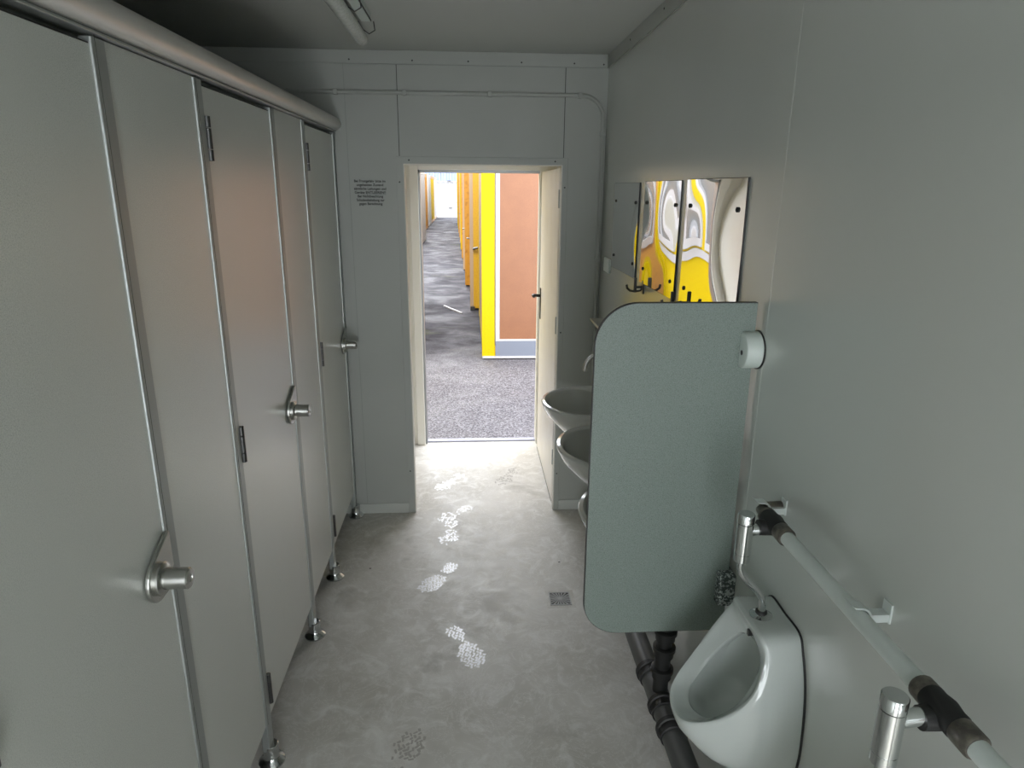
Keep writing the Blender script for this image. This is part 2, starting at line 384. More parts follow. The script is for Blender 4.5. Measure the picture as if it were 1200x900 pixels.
o = MB().box((XR-.012, 3.20, EH-.39), (XR, 3.32, EH-.325)).build('junction_box', M['white_plastic'], bevel=.003)
tag(o, 'small flat white box on the right wall beside the corner conduit', 'junction box')

# ------------------------------------------------------------------ notice lettering on the end wall
LINES = ['Bei Frostgefahr bitte im', 'ungeheizten Zustand', 'sämtliche Leitungen und', 'Geräte ENTLEEREN!!', 'Bei Nichtbeachtung', 'Schadensbehebung nur', 'gegen Berechnung']
WID = [.150, .128, .154, .150, .122, .134, .112]
notice = empty('notice', (-.482, YF-.001, EH-.05), 'seven lines of black German lettering on the grey wall left of the doorway', 'notice')
for i, (tx, wd) in enumerate(zip(LINES, WID)):
    cu = bpy.data.curves.new('line', 'FONT'); cu.body = tx; cu.size = .0165; cu.align_x = 'CENTER'; cu.extrude = .0003; cu.offset = .00035
    to = bpy.data.objects.new('tmp', cu); COL.objects.link(to); bpy.context.view_layer.update()
    me = bpy.data.meshes.new_from_object(to.evaluated_get(bpy.context.evaluated_depsgraph_get()))
    bpy.data.objects.remove(to)
    xs = [v.co.x for v in me.vertices]; k = wd / (max(xs) - min(xs)); xm = (max(xs) + min(xs)) / 2
    zc = EH + .018 - i * .0178
    for v in me.vertices: v.co = Vector(((v.co.x - xm) * k, -v.co.z - .0005, v.co.y + zc - (EH-.05)))
    me.materials.clear(); me.materials.append(M['ink'])
    lo = bpy.data.objects.new('text_line', me); COL.objects.link(lo); lo.parent = notice
p = MB(); p.box((-.515+.012, YF-.0012, EH+.018-3*.0178-.004), (-.407, YF-.0004, EH+.018-3*.0178-.003)); p.build('underline', M['ink'], notice)

# ------------------------------------------------------------------ mirrors and hooks on the right wall
def mirror(y0, y1, z0, z1, label, tilt=0):
    r = empty('mirror', (XR, (y0+y1)/2, z0), label, 'mirror', 'mirrors over the washbasins')
    n, mth = 1, 0
    # sheet with a gentle bulge
    mb = MB(); NY, NZ = 30, 24; g = []
    poly_in = lambda y, z: (y, z)
    rr = .012
    for i in range(NY+1):
        for j in range(NZ+1):
            u, v = i/NY, j/NZ
            y = y0 + (y1-y0)*u; z = z0 + (z1-z0)*v
            b = .0016*math.sin(PI*u)*math.sin(PI*v) + .0010*math.sin(2*PI*u+tilt)*math.sin(1.5*PI*v+tilt)
            g.append((XR-.0055-b - .0, y, z))
    fs = [(i*(NZ+1)+j, (i+1)*(NZ+1)+j, (i+1)*(NZ+1)+j+1, i*(NZ+1)+j+1) for i in range(NY) for j in range(NZ)]
    nb = len(g); mb.add(g, fs, True)
    mb.build('reflective_sheet', M['mirror'], r)
    bk = MB(); bk.box((XR-.0045, y0-.0015, z0-.0015), (XR, y1+.0015, z1+.0015)); bk.build('backing', M['black'], r)
    for y in (y0+.045, y1-.045):
        for z in (z0+.055, z1-.075):
            s = MB(); s.lathe((XR-.006, y, z), (-1,0,0), [(0,.0065),(.003,.0065),(.0045,.004),(.005,.0005)], 16); s.build('screw', M['black'], r)
mirror(2.705, 3.170, EH-.350, EH+.020, 'farthest of three wall mirrors, looking dull grey', 0)
mirror(2.165, 2.620, EH-.350, EH+.024, 'middle wall mirror reflecting white window frames and orange-yellow wall', 1.1)
mirror(1.640, 2.104, EH-.350, EH+.026, 'nearest wall mirror, half reflecting yellow container and half plain grey', 2.0)
def hook(y, x, z, label):
    r = empty('coat_hook', (XR, y, z), label, 'coat hook', 'coat hooks under the mirrors')
    p = MB(); p.box((XR-.006, y-.012, z-.025), (XR, y+.012, z+.025)); p.cyl((XR-.004, y, z), (x, y, z), .005, 12); p.build('wall_plate', M['dark_metal'], r)
    p = MB(); p.box((x-.006, y-.004, z-.020), (x+.006, y+.004, z+.036)); p.build('stem', M['dark_metal'], r, .002)
    p = MB(); p.tube([(x-.034, y, z+.010), (x-.031, y, z-.004), (x-.020, y, z-.013), (x, y, z-.016), (x+.020, y, z-.013), (x+.026, y, z-.004), (x+.028, y, z+.006)], .0045, 12); p.build('prongs', M['dark_metal'], r)
hook(2.57, .632, EH-.365, 'dark double coat hook on the wall below the gap between the far two mirrors')
hook(2.08, .632, EH-.345, 'dark double coat hook just showing over the top edge of the urinal screen')
o = MB().box((.545, 2.74, EH-.585), (XR, 3.04, EH-.573)).build('soap_shelf', M['ceramic_sink'], bevel=.004)
tag(o, 'small white shelf above the farthest washbasin, peeking past the screen', 'shelf')

# ------------------------------------------------------------------ washbasins
def sink(y, label):
    zr = EH - .90
    r = empty('washbasin', (XR, y, zr), label, 'washbasin', 'row of washbasins')
    n = 56
    def ring(cd, fd, bd, hu, z, pb=.55, zt=0):
        out = []
        for k in range(n):
            a = 2*PI*k/n; c, s = math.cos(a), math.sin(a)
            if c >= 0: d_ = cd + fd*c; u = hu*s
            else: d_ = cd - bd*abs(c)**pb; u = hu*math.copysign(abs(s)**.8, s)
            out.append((XR-d_, y+u, z + zt*max(0, 1-d_/.14)))
        return out
    cd = .150
    rs = [ring(.10,.03,.09,.05,zr-.175), ring(.11,.09,.105,.10,zr-.165), ring(.125,.15,.12,.165,zr-.120), ring(.14,.19,.138,.205,zr-.060),
          ring(cd,.203,.1495,.222,zr-.018), ring(cd,.207,.1495,.225,zr-.006), ring(cd,.204,.1495,.223,zr), ring(cd,.193,.147,.213,zr+.002,.55,.012),
          ring(.175,.158,.085,.185,zr-.004,.8), ring(.178,.150,.082,.178,zr-.014,.8), ring(.178,.125,.075,.150,zr-.085,.9), ring(.175,.08,.055,.095,zr-.128,1), ring(.175,.03,.03,.03,zr-.138,1)]
    b = MB(); b.rings(rs); b.build('basin', M['ceramic_sink'], r)
    p = MB(); p.lathe((XR-.175, y, zr-.139), (0,0,1), [(0,.024),(.004,.022),(.005,.012)], 24); p.build('drain_ring', M['chrome'], r)
    x0 = XR-.060
    p = MB(); p.lathe((x0, y, zr+.003), (0,0,1), [(0,.024),(.006,.024),(.008,.017),(.055,.016),(.06,.013)], 24)
    pts = [(x0, y, zr+.05), (x0, y, zr+.15)] + [(x0-.055+.055*math.cos(R_(a)), y, zr+.150+.055*math.sin(R_(a))) for a in range(15, 181, 15)]
    pts += [(x0-.113, y, zr+.135)]
    fc = p.build('faucet', M['satin'], r)
    q = MB(); q.tube(pts, .0095, 14); q.build('spout', M['satin'], fc)
    q = MB(); q.cyl((x0, y-.016, zr+.04), (x0, y-.055, zr+.055), .006, 12); q.build('tap_lever', M['satin'], fc)
    p = MB(); p.cyl((XR-.12, y, zr-.17), (XR-.12, y, zr-.25), .017, 20); p.lathe((XR-.12, y, zr-.33), (0,0,1), [(0,.02),(.004,.03),(.08,.03),(.085,.02)], 24)
    p.tube([(XR-.12,y,zr-.27),(XR-.06,y,zr-.275),(XR-.001,y,zr-.275)], .016, 14); p.build('bottle_trap', M['white_plastic'], r)
sink(2.82, 'farthest of three oval washbasins, its curved tap showing above')
sink(2.29, 'middle oval washbasin between the other two, partly behind the urinal screen')
sink(1.765, 'nearest oval washbasin, only a sliver of rim showing beside the screen')

# ------------------------------------------------------------------ urinal screen
SY = 1.505
r = empty('urinal_screen', (.46, SY, EH-1.116), 'rounded grey-green speckled screen with black edge on the right wall between washbasins and urinal', 'urinal screen')
out = rrect(.283, EH-1.116, .655, EH-.248, (.092, 0, 0, .100), 14)
p = MB(); p.prism(out, 1, SY-.0065, SY+.0065); p.build('core', M['black'], r)
inn = rrect(.2845, EH-1.1145, .6545, EH-.2495, (.0905, 0, 0, .0985), 14)
for y in (SY-.0073, SY+.0063):
    p = MB(); p.prism(inn, 1, y, y+.001); p.build('laminate_face', M['hpl_screen'], r)
def bracket(zc, mt, nm, lab=None):
    p = MB(); p.lathe((XR, SY-.008, zc), (-1,0,0), [(0,.043),(.036,.043),(.040,.041),(.042,.036)], 40)
    o = p.build(nm, mt, r)
    if lab: o['label'] = lab
    s = MB(); s.lathe((XR-.0415, SY-.020, zc-.004), (-1,0,0), [(0,.006),(.001,.006),(.0015,.003)], 12); s.build('screw_hole', M['black'], o)
    g = MB(); g.lathe((XR, SY-.008, zc), (-1,0,0), [(0,.0455),(.003,.0455),(.0032,.043)], 40); g.build('base_ring', M['rubber'], o)
bracket(EH-.358, M['white_plastic'], 'wall_bracket', 'round white wall bracket')
p = MB(); p.prism(rrect(XR-.042, SY-.035, XR, SY+.03, (.01,.004,.004,.01), 4), 2, EH-1.026, EH-.938)
o = p.build('wall_bracket', M['film'], r, .008, 3); o['label'] = 'lower bracket with marbled dark surface'

# ------------------------------------------------------------------ urinals
UY = 1.212
def urinal(label):
    r = empty('urinal', (XR, UY, EH-1.33), label, 'urinal', 'urinals on the right wall')
    def cr(p0, p1, p2, p3, t):
        return tuple(.5*((2*b) + (-a+c)*t + (2*a-5*b+4*c-d_)*t*t + (-a+3*b-3*c+d_)*t**3) for a, b, c, d_ in zip(p0, p1, p2, p3))
    def loop(half):                            # (sideways, out from wall, height) from top centre to bottom centre
        mir = lambda q: (-q[0], q[1], q[2]); full = half + [mir(q) for q in half[-2:0:-1]]; n = len(full); out = []
        for i in range(n):
            for k in range(6): out.append(cr(full[i-1], full[i], full[(i+1) % n], full[(i+2) % n], k/6))
        return out
    wall_l = [(0,-.868),(.066,-.869),(.090,-.902),(.109,-.945),(.122,-1.0),(.129,-1.07),(.129,-1.13),(.116,-1.18),(.07,-1.225),(0,-1.24)]
    Wl = [(a, .004, z) for a, z in wall_l]; Wm = [(a, .012, z) for a, z in wall_l]
    B1 = [(0,.045,-.8685),(.069,.045,-.8695),(.093,.048,-.900),(.1125,.052,-.945),(.1265,.060,-.995),(.1325,.072,-1.052),(.128,.098,-1.112),(.108,.125,-1.160),(.062,.138,-1.195),(0,.142,-1.205)]
    B2 = [(0,.076,-.8690),(.069,.076,-.8700),(.093,.070,-.897),(.1095,.075,-.934),(.1225,.088,-.976),(.1225,.110,-1.024),(.1125,.144,-1.074),(.090,.178,-1.112),(.052,.200,-1.139),(0,.207,-1.152)]
    R0 = [(0,.084,-.8715),(.068,.083,-.8725),(.0915,.078,-.898),(.106,.085,-.933),(.118,.100,-.971),(.1165,.124,-1.012),(.103,.159,-1.054),(.080,.193,-1.085),(.049,.218,-1.106),(0,.226,-1.115)]
    R1 = [(0,.087,-.8770),(.065,.086,-.880),(.087,.082,-.902),(.102,.090,-.932),(.112,.105,-.969),(.110,.129,-1.007),(.096,.164,-1.046),(.074,.197,-1.073),(.045,.2205,-1.091),(0,.228,-1.099)]
    M0 = [(0,.076,-.905),(.046,.078,-.909),(.070,.079,-.926),(.085,.087,-.952),(.095,.102,-.985),(.094,.123,-1.014),(.085,.150,-1.046),(.065,.184,-1.078),(.037,.206,-1.092),(0,.213,-1.097)]
    H0 = [(0,.062,-.934),(.030,.064,-.938),(.052,.071,-.950),(.067,.083,-.971),(.076,.100,-.998),(.078,.117,-1.021),(.074,.138,-1.047),(.055,.172,-1.084),(.030,.189,-1.093),(0,.195,-1.096)]
    H1 = [(a*.985, d_-.005, z-.001+(.004 if z < -1.08 else 0)) for a, d_, z in H0]
    H2 = [(a*1.04, d_-.018, z-(.004 if z > -1 else .012)) for a, d_, z in H0]
    H3 = [(a*1.02, .03+(d_-.03)*.62, z-(.0 if z > -1 else .045)) for a, d_, z in H0]
    H4 = [(a*.80, .024+(d_-.03)*.30, -1.02+(z+1.02)*.85-.05) for a, d_, z in H0]
    H5 = [(a*.35, .022+(d_-.03)*.08, -1.02+(z+1.02)*.4-.07) for a, d_, z in H0]
    key = [loop(q) for q in (Wl, Wm, B1, B2, R0, R1, M0, H0, H1, H2, H3, H4, H5)]
    fine = []
    for i in range(len(key)-1):
        sub = 1 if i in (0, 7) else 3
        for k in range(sub):
            t = k/sub
            if sub == 1: fine.append(key[i]); continue
            a, b_, c, e = key[max(i-1,0)], key[i], key[i+1], key[min(i+2,len(key)-1)]
            if i == 8: a = key[i]
            if i == 6: e = key[i+1]
            fine.append([cr(a[j], b_[j], c[j], e[j], t) for j in range(len(b_))])
    fine.append(key[-1])
    b = MB(); b.rings([[(XR-q[1], UY+q[0], EH+q[2]) for q in rg] for rg in fine])
    o = b.build('bowl', M['ceramic'], r)
    g = MB(); gl = [(a*1.02+(.0 if a else 0), z-.0012 if z < -1 else z+.0012) for a, z in wall_l]
    g.rings([[(XR-dd, UY+q[0], EH+q[2]) for q in loop([(a, 0, z) for a, z in gl])] for dd in (0, .0042)]); g.build('gasket', M['rubber'], r)
    q = MB(); q.lathe((.580, UY-.012, EH-.912), (-.9,0,-.25), [(0,.007),(.004,.006)], 12)
    s = MB(); s.box((XR-.0830, UY-.012, EH-.912), (XR-.074, UY-.004, EH-.899)); s.build('overflow_slot', M['dark_metal'], r)
    return r
u1 = urinal('white ceramic urinal on the right wall below the chrome flush valve')
u2 = copy_tree(u1); u2.location = Vector(u1.location) + Vector((0,-.54,0))
u2['label'] = 'second white urinal nearer the viewer, below the bottom right picture edge'
# flush valve
def valve(label):
    bx, bz = .554, EH
    r = empty('flush_valve', (bx, UY, bz-.74), label, 'flush valve', 'urinal flush valves')
    p = MB(); p.lathe((bx, UY, bz-.738), (0,0,1), [(0,.0145),(.002,.0165),(.018,.0165),(.0185,.0158),(.0195,.0158),(.020,.0168),(.086,.0168),(.0865,.0158),(.0875,.0158),(.088,.017),(.106,.017),(.108,.0155)], 36)
    b = p.build('valve_body', M['chrome'], r)
    g = MB(); g.lathe((bx, UY, bz-.652), (0,0,1), [(0,.0162),(.0012,.0162)], 36); g.build('cap_gap', M['rubber'], b)
    p = MB(); p.cyl((bx+.010, UY, bz-.668), (.606, UY, bz-.664), .0120, 24); p.build('inlet_arm', M['chrome'], r)
    pts = [(bx,UY,bz-.735),(bx,UY,bz-.752),(bx+.004,UY,bz-.765),(bx+.018,UY,bz-.785),(bx+.040,UY,bz-.808),(bx+.052,UY,bz-.825),(bx+.056,UY,bz-.845),(bx+.056,UY,bz-.872)]
    p = MB(); p.tube(pts, .0082, 18); p.build('flush_pipe', M['chrome'], r)
    p = MB(); p.lathe((bx+.056, UY, bz-.8705), (0,0,1), [(0,.024),(.003,.024),(.006,.018),(.008,.012)], 32); e = p.build('rosette', M['chrome'], r)
    g = MB(); g.lathe((bx+.056, UY, bz-.863), (0,0,1), [(0,.0125),(.005,.0115),(.006,.009)], 24); g.build('seal_ring', M['rubber'], e)
    return r
v1 = valve('chrome flush valve with bent pipe above the visible urinal')
v2 = copy_tree(v1); v2.location = Vector(v1.location) + Vector((-.012,-.517,.006)); v2['label'] = 'chrome flush valve at the bottom right picture corner'
# water pipe
PX, PZ = .613, EH-.654
r = empty('water_pipe', (XR, 1.25, PZ), 'white water pipe with black tee fittings running along the right wall', 'pipe')
p = MB(); p.cyl((PX, YB, PZ), (PX, 1.16, PZ), .0142, 24); p.build('pipe', M['pipe_white'], r)
for y in (UY, UY-.517):
    dz = -.010
    p = MB(); p.lathe((PX, y-.030, PZ), (0,1,0), [(0,.0175),(.004,.019),(.014,.0185),(.030,.021),(.046,.0185),(.056,.019),(.060,.0175)], 20)
    p.lathe((PX, y, PZ-.008), (-1,0,0), [(0,.017),(.022,.0165),(.032,.016)], 20)
    t = p.build('tee_fitting', M['rubber'], r)
    for a in ((-.062,-.028),(.028,.050)):
        if y == UY and a[0] > 0: a = (.028,.040)
        p = MB(); p.lathe((PX, y+a[0], PZ), (0,1,0), [(0,.0165),(.003,.0185),(a[1]-a[0]-.003,.0185),(a[1]-a[0],.0165)], 18); p.build('coupling', M['brass'], t)
for y in (.905, 1.278, .3):
    p = MB(); prof = []
    for ro, an in ((.0185, range(-60, 121, 12)), (.0158, range(120, -61, -12))):
        if ro == .0185: prof.append((PX-.016, PZ+.0235))
        for a in (an if ro == .0158 else reversed(range(-70, 111, 12))): prof.append((PX+ro*math.cos(R_(a)), PZ+ro*math.sin(R_(a))))
    arc = [(PX+.0178*math.cos(R_(a)), y, PZ+.0178*math.sin(R_(a))) for a in range(-95, 101, 13)]
    path = arc + [(PX-.010, y, PZ+.0185), (PX-.017, y, PZ+.0245)]
    half = .011
    inner = [(q[0]-.0018*(q[0]-PX)/.018, q[2]-.0022*(1 if q[0] < PX else (q[2]-PZ)/.018)) for q in path]
    outer = [(q[0]+.0018*(q[0]-PX)/.018, q[2]+.0012*(1 if q[0] < PX else (q[2]-PZ)/.018)) for q in path]
    p.prism(outer + inner[::-1], 1, y-half, y+half)
    p.box((PX+.014, y-half+.002, PZ-.010), (XR, y+half-.002, PZ+.004)); p.box((XR-.003, y-half, PZ-.012), (XR, y+half, PZ+.022))
    p.build('pipe_clip', M['pipe_white'], r)
p = MB(); p.tube([(PX,1.24,PZ),(PX,1.272,PZ),(PX+.012,1.285,PZ),(XR,1.287,PZ)], .012, 16); p.build('elbow', M['brass'], r)

# waste pipe
WXp, WZp = .612, .130
r = empty('waste_pipe', (WXp, 1.6, 0), 'dark grey plastic waste pipe with branches near the floor on the right', 'pipe')
p = MB(); p.cyl((WXp, YB+.3, WZp), (WXp, 3.25, WZp), .0375, 32); p.build('main_pipe', M['pipe_grey'], r)
def collar(p, a, d, rad, L_=.05):
    p.lathe(a, d, [(0,rad+.001),(.002,rad+.005),(L_*.55,rad+.005),(L_*.6,rad+.010),(L_*.9,rad+.010),(L_,rad+.003)], 32)
for y in (1.66, 1.76, 1.92):
    p = MB(); collar(p, (WXp, y, WZp), (0,1,0), .0375); p.build('collar', M['rubber'], r)
p = MB(); p.cyl((WXp, 1.835, WZp+.03), (WXp, 1.80, .76), .025, 24); b = p.build('branch_pipe', M['rubber'], r)
for z in (.215, .30, .365):
    p = MB(); collar(p, (WXp, 1.833-(z-.16)*.055, z), (0,-.05,1), .026, .042); p.build('collar', M['rubber'], b)
p = MB(); p.tube([(WXp,1.80,.74),(WXp,1.80,.76),(WXp,1.797,.775)], .027, 16); p.build('branch_elbow', M['rubber'], b)
p = MB(); p.tube([(WXp,UY,WZp+.03),(WXp,UY,.30),(WXp+.01,UY,.42)], .025, 18); p.build('urinal_branch_pipe', M['pipe_grey'], r)
for y in (.5, 2.6): 
    p = MB(); p.box((WXp-.006, y-.01, 0), (WXp+.006, y+.01, WZp-.03)); p.build('support', M['alu_dark'], r)

# floor drain
r = empty('floor_drain', (.385, 2.60, 0), 'square metal floor drain with radial slots beside the screen', 'floor drain')
p = MB(); p.box((.322, 2.535, 0), (.448, 2.665, .0012)); p.build('surround', M['floor'], r, .001)
p = MB(); p.box((.338, 2.552, .0015), (.428, 2.644, .0022)); p.build('dark_well', M['black'], r)
fr = MB()
for a, b in (((.336,2.550),(.430,2.555)), ((.336,2.641),(.430,2.646)), ((.336,2.55),(.341,2.646)), ((.425,2.55),(.430,2.646))): fr.box((a[0],a[1],.0015),(b[0],b[1],.004))
c = (.383, 2.598)
for k in range(20):
    a = 2*PI*k/20; u = Vector((math.cos(a), math.sin(a))); w2 = Vector((-u.y, u.x)); L1 = .041/max(abs(u.x), abs(u.y))
    q = [Vector(c)+u*.006-w2*.001, Vector(c)+u*L1-w2*.0032, Vector(c)+u*L1+w2*.0032, Vector(c)+u*.006+w2*.001]
    fr.prism([tuple(z) for z in q], 2, .0023, .0035)
fr.lathe((c[0], c[1], .0023), (0,0,1), [(0,.010),(.0015,.009)], 20)
fr.build('grate', M['grate'], r)

# footprints
def footprint(sx, sy, hx, hy, label, mt='mark', dens=1.0, seed=1, size=1.0):
    rg = random.Random(seed); mb = MB()
    S, Hh = Vector((sx, sy)), Vector((hx, hy)); ax = (Hh - S).normalized(); pr = Vector((-ax.y, ax.x))
    Lf = (Hh - S).length
    def inside(a, b):
        return (a/.078)**2 + (b/.050)**2 < 1 or ((a-Lf)/.047)**2 + (b/.036)**2 < 1 or (0 < a < Lf and abs(b) < .020)
    step = .0165; a = -.09; i = 0
    while a < Lf + .06:
        b = -.055 + (i % 2)*.5*step
        while b < .055:
            if inside(a, b) and rg.random() < dens and not (abs(b) < .024 and .075 < a < Lf-.045 and rg.random() < .6):
                th = (R_(35) if (i % 2) else R_(-40)) + rg.uniform(-.4,.4); l, w_ = rg.uniform(.006,.0095), rg.uniform(.003,.0046)
                cc = S + ax*(a+rg.uniform(-.002,.002)) + pr*(b+rg.uniform(-.002,.002))
                d1 = ax*math.cos(th)+pr*math.sin(th); d2 = Vector((-d1.y, d1.x))
                mb.prism([tuple(cc+d1*l+d2*w_*.6), tuple(cc+d1*l*.4+d2*w_), tuple(cc-d1*l+d2*w_), tuple(cc-d1*l-d2*w_), tuple(cc+d1*l-d2*w_)], 2, 0, .0006)
            b += step
        a += step*.8; i += 1
    o = mb.build('footprint', M[mt], org=(sx, sy, 0)); tag(o, label, 'footprint', 'footprints on the floor')
footprint(-.012, 2.245, -.075, 2.385, 'white tread footprint nearest the viewer on the pale floor', seed=2)
footprint(-.188, 2.750, -.110, 2.880, 'second white tread footprint, left of the floor drain', seed=3)
footprint(-.125, 3.180, -.115, 3.320, 'blurred white footprint in the doorway, just before the inner frame', dens=.75, seed=4)
footprint(-.140, 3.400, -.040, 3.500, 'patchy white footprint beside the left door jamb', dens=.6, seed=5)
footprint(-.165, 3.820, -.085, 3.950, 'faint white footprint in the lobby left of centre', dens=.8, seed=6)
footprint(-.110, 4.200, -.040, 4.300, 'faint white footprint closest to the threshold', dens=.55, seed=7)
footprint(-.215, 1.80, -.265, 1.67, 'faint dusty footprint in the bottom left of the open floor', 'mark_dark', .75, 9)
footprint(.200, 3.880, .270, 4.020, 'faint dusty dark footprint in the lobby on the right', 'mark_dark', .55, 8)

# ------------------------------------------------------------------ outside: yard with rows of containers
GZ = EH - 2.0
o = box((-30, YO+.07, GZ-.2), (30, 47.5, GZ)).build('ground', M['ground']); o['kind'] = 'structure'
o = box((-40, 47.5, GZ-.2), (40, 90, GZ+.01)).build('ground', M['concrete']); o['kind'] = 'structure'
def corr(mb, x, y0, y1, z0, z1, out, pitch=.25, dep=.022):
    """corrugated sheet on plane x, ribs standing towards out (+-1)"""
    n = max(1, int((y1-y0)/pitch)); p = (y1-y0)/n; poly = [(x-out*.01, y0)]
    for i in range(n):
        a = y0 + i*p
        poly += [(x, a), (x, a+p*.4), (x+out*dep, a+p*.5), (x+out*dep, a+p*.85), (x, a+p*.95)]
    poly += [(x, y1), (x-out*.01, y1)]
    mb.prism(poly, 2, z0, z1)
def container(x0, y0, side, ln, dp, hgt, colr, frame, label, end='corr', front=None, gz=GZ, lift=0, nm='site_container'):
    """side=+1: extends to +x from the alley edge x0; end face looks at the alley"""
    r = empty(nm, (x0, y0, gz), label, 'container', 'containers on the right of the yard' if side > 0 else 'containers on the left of the yard')
    z0 = gz + .03 + lift; z1 = z0 + hgt; xa, xb = (x0, x0+ln) if side > 0 else (x0-ln, x0)
    e = .03
    b = MB(); b.box((xa+e, y0+e, z0+.10), (xb-e, y0+dp-e, z1-.08)); b.build('body', M[colr], r)
    f = MB()
    for x in (xa, xb-.15):
        for y in (y0, y0+dp-.15): f.box((x, y, z0), (x+.15, y+.15, z1))
    for z, h_ in ((z0, .14), (z1-.16, .16)):
        za, zb = z+.004, z+h_-.004
        f.box((xa+.15, y0+.004, za), (xb-.15, y0+.12, zb)); f.box((xa+.15, y0+dp-.12, za), (xb-.15, y0+dp-.004, zb)); f.box((xa+.004, y0+.15, za), (xa+.12, y0+dp-.15, zb)); f.box((xb-.12, y0+.15, za), (xb-.004, y0+dp-.15, zb))
    f.build('frame', M[frame], r)
    for x in (xa+.02, xb-.17):
        for y in (y0+.02, y0+dp-.17): MB().box((x, y, gz), (x+.15, y+.15, z0+.002)).build('foot', M['rubber'], r)
    rf = MB(); rf.box((xa+.05, y0+.05, z1-.05), (xb-.05, y0+dp-.05, z1-.01)); rf.build('roof', M['offwhite'], r)
    xe = x0 - side*(-.0) ; od = -side
    if end == 'corr':
        c_ = MB(); corr(c_, x0 + side*.028, y0+.15, y0+dp-.15, z0+.14, z1-.16, od); c_.build('corrugated_wall', M[colr], r)
    if end == 'door':
        xd = x0 + side*.028
        c_ = MB(); c_.box((xd, y0+.75, z0+.14), (xd-side*.02, y0+1.65, z0+2.14)); dd = c_.build('door', M['peach'] if colr == 'orange' else M['offwhite'], r, .004)
        h_ = MB(); h_.tube([(xd-side*.02, y0+.84, z0+1.1), (xd-side*.07, y0+.84, z0+1.1), (xd-side*.07, y0+.96, z0+1.1)], .012, 10); h_.build('handle', M['dark_metal'], dd)
        c2 = MB(); corr(c2, x0 + side*.028, y0+.15, y0+.70, z0+.14, z1-.16, od); corr(c2, x0 + side*.028, y0+1.70, y0+dp-.15, z0+.14, z1-.16, od); c2.build('corrugated_wall', M[colr], r)
    return r, z0, z1
def window(r, xd, ya, yb, za, zb, side):
    f = MB(); t = .10
    for a, b in (((ya,za),(yb,za+t)), ((ya,zb-t),(yb,zb)), ((ya,za+t),(ya+t,zb-t)), ((yb-t,za+t),(yb,zb-t)), (((ya+yb)/2-.04,za+t),((ya+yb)/2+.04,zb-t))):
        f.box((xd, a[0], a[1]), (xd-side*.05, b[0], b[1]))
    w = f.build('window', M['offwhite'], r, .006)
    g = MB(); g.box((xd-side*.012, ya+t-.01, za+t-.01), (xd-side*.02, yb-t+.01, zb-t+.01)); g.build('glass', M['glass'], w)

# right row. the first one turns a long side to us
r, z0, z1 = container(.135, 7.96, 1, 6.0, 2.85, 2.75, 'peach', 'yellow', 'bright yellow framed container with orange wall sheet, nearest outside the door')
p = MB(); p.box((.295, 7.955, GZ+.24), (.345, 8.0, z1-.16)); p.box((.295, 7.95, GZ+.222), (6.0, 8.0, GZ+.245)); p.build('white_trim', M['offwhite'], r, .003)
p = MB(); p.box((.345, 7.965, GZ+.245), (6.0, 7.995, z1-.16)); p.build('wall_sheet', M['plywood'], r)
p = MB(); p.box((.295, 7.952, GZ+.03), (6.0, 7.99, GZ+.222)); p.build('base_sheet', M['greyblue'], r)
p = MB(); p.box((.140, 7.935, GZ+.015), (6.0, 7.975, GZ+.040)); p.build('base_strip', M['offwhite'], r)
p = MB(); p.tube([(.15, 9.3, z1-.3), (.115, 9.3, z1-.3)], .02, 10); p.build('bolt', M['dark_metal'], r)
# second one, ajar orange end
r, z0, z1 = container(-.005, 11.35, 1, 6.0, 2.45, 2.75, 'orange', 'peach', 'orange container with a dark latch, second along the right of the yard', end='door')
p = MB(); p.box((.055, 11.335, z0+.01), (.55, 11.345, z1-.02)); p.build('orange_sheet', M['ochre'], r)
p = MB(); p.tube([(.06, 11.34, EH-.97), (.06, 11.28, EH-.97), (.13, 11.28, EH-.955)], .02, 8); p.build('latch', M['dark_metal'], r)
p = MB(); p.box((.0, 11.30, GZ), (.075, 11.40, GZ+.07)); p.build('support_block', M['rubber'], r)
row = [(14.2,'peach','orange','peach coloured container, third along the right of the yard'), (17.0,'offwhite','peach','pale container with peach frame, fourth along the right of the yard'), (19.8,'orange','orange','orange corrugated container, fifth along the right of the yard'),
       (22.6,'orange','yellow','orange container with yellow frame, sixth along the right of the yard'), (25.4,'peach','peach','distant peach container, seventh along the right of the yard'), (28.2,'yellow','orange','distant yellow container, eighth along the right of the yard'),
       (31.0,'orange','orange','distant orange container, ninth along the right of the yard'), (33.8,'orange','yellow','distant orange container with yellow frame, last but two on the right'), (36.6,'yellow','yellow','all-yellow far container, last but one on the right'), (39.4,'orange','peach','farthest container on the right row, before the white one')]
for i, (y, c1, c2, lab) in enumerate(row):
    container(-.105 - .0235*(y-14.2), y, 1, 6.0, 2.6, 2.7, c1, c2, lab, end='corr' if i % 3 else 'door')
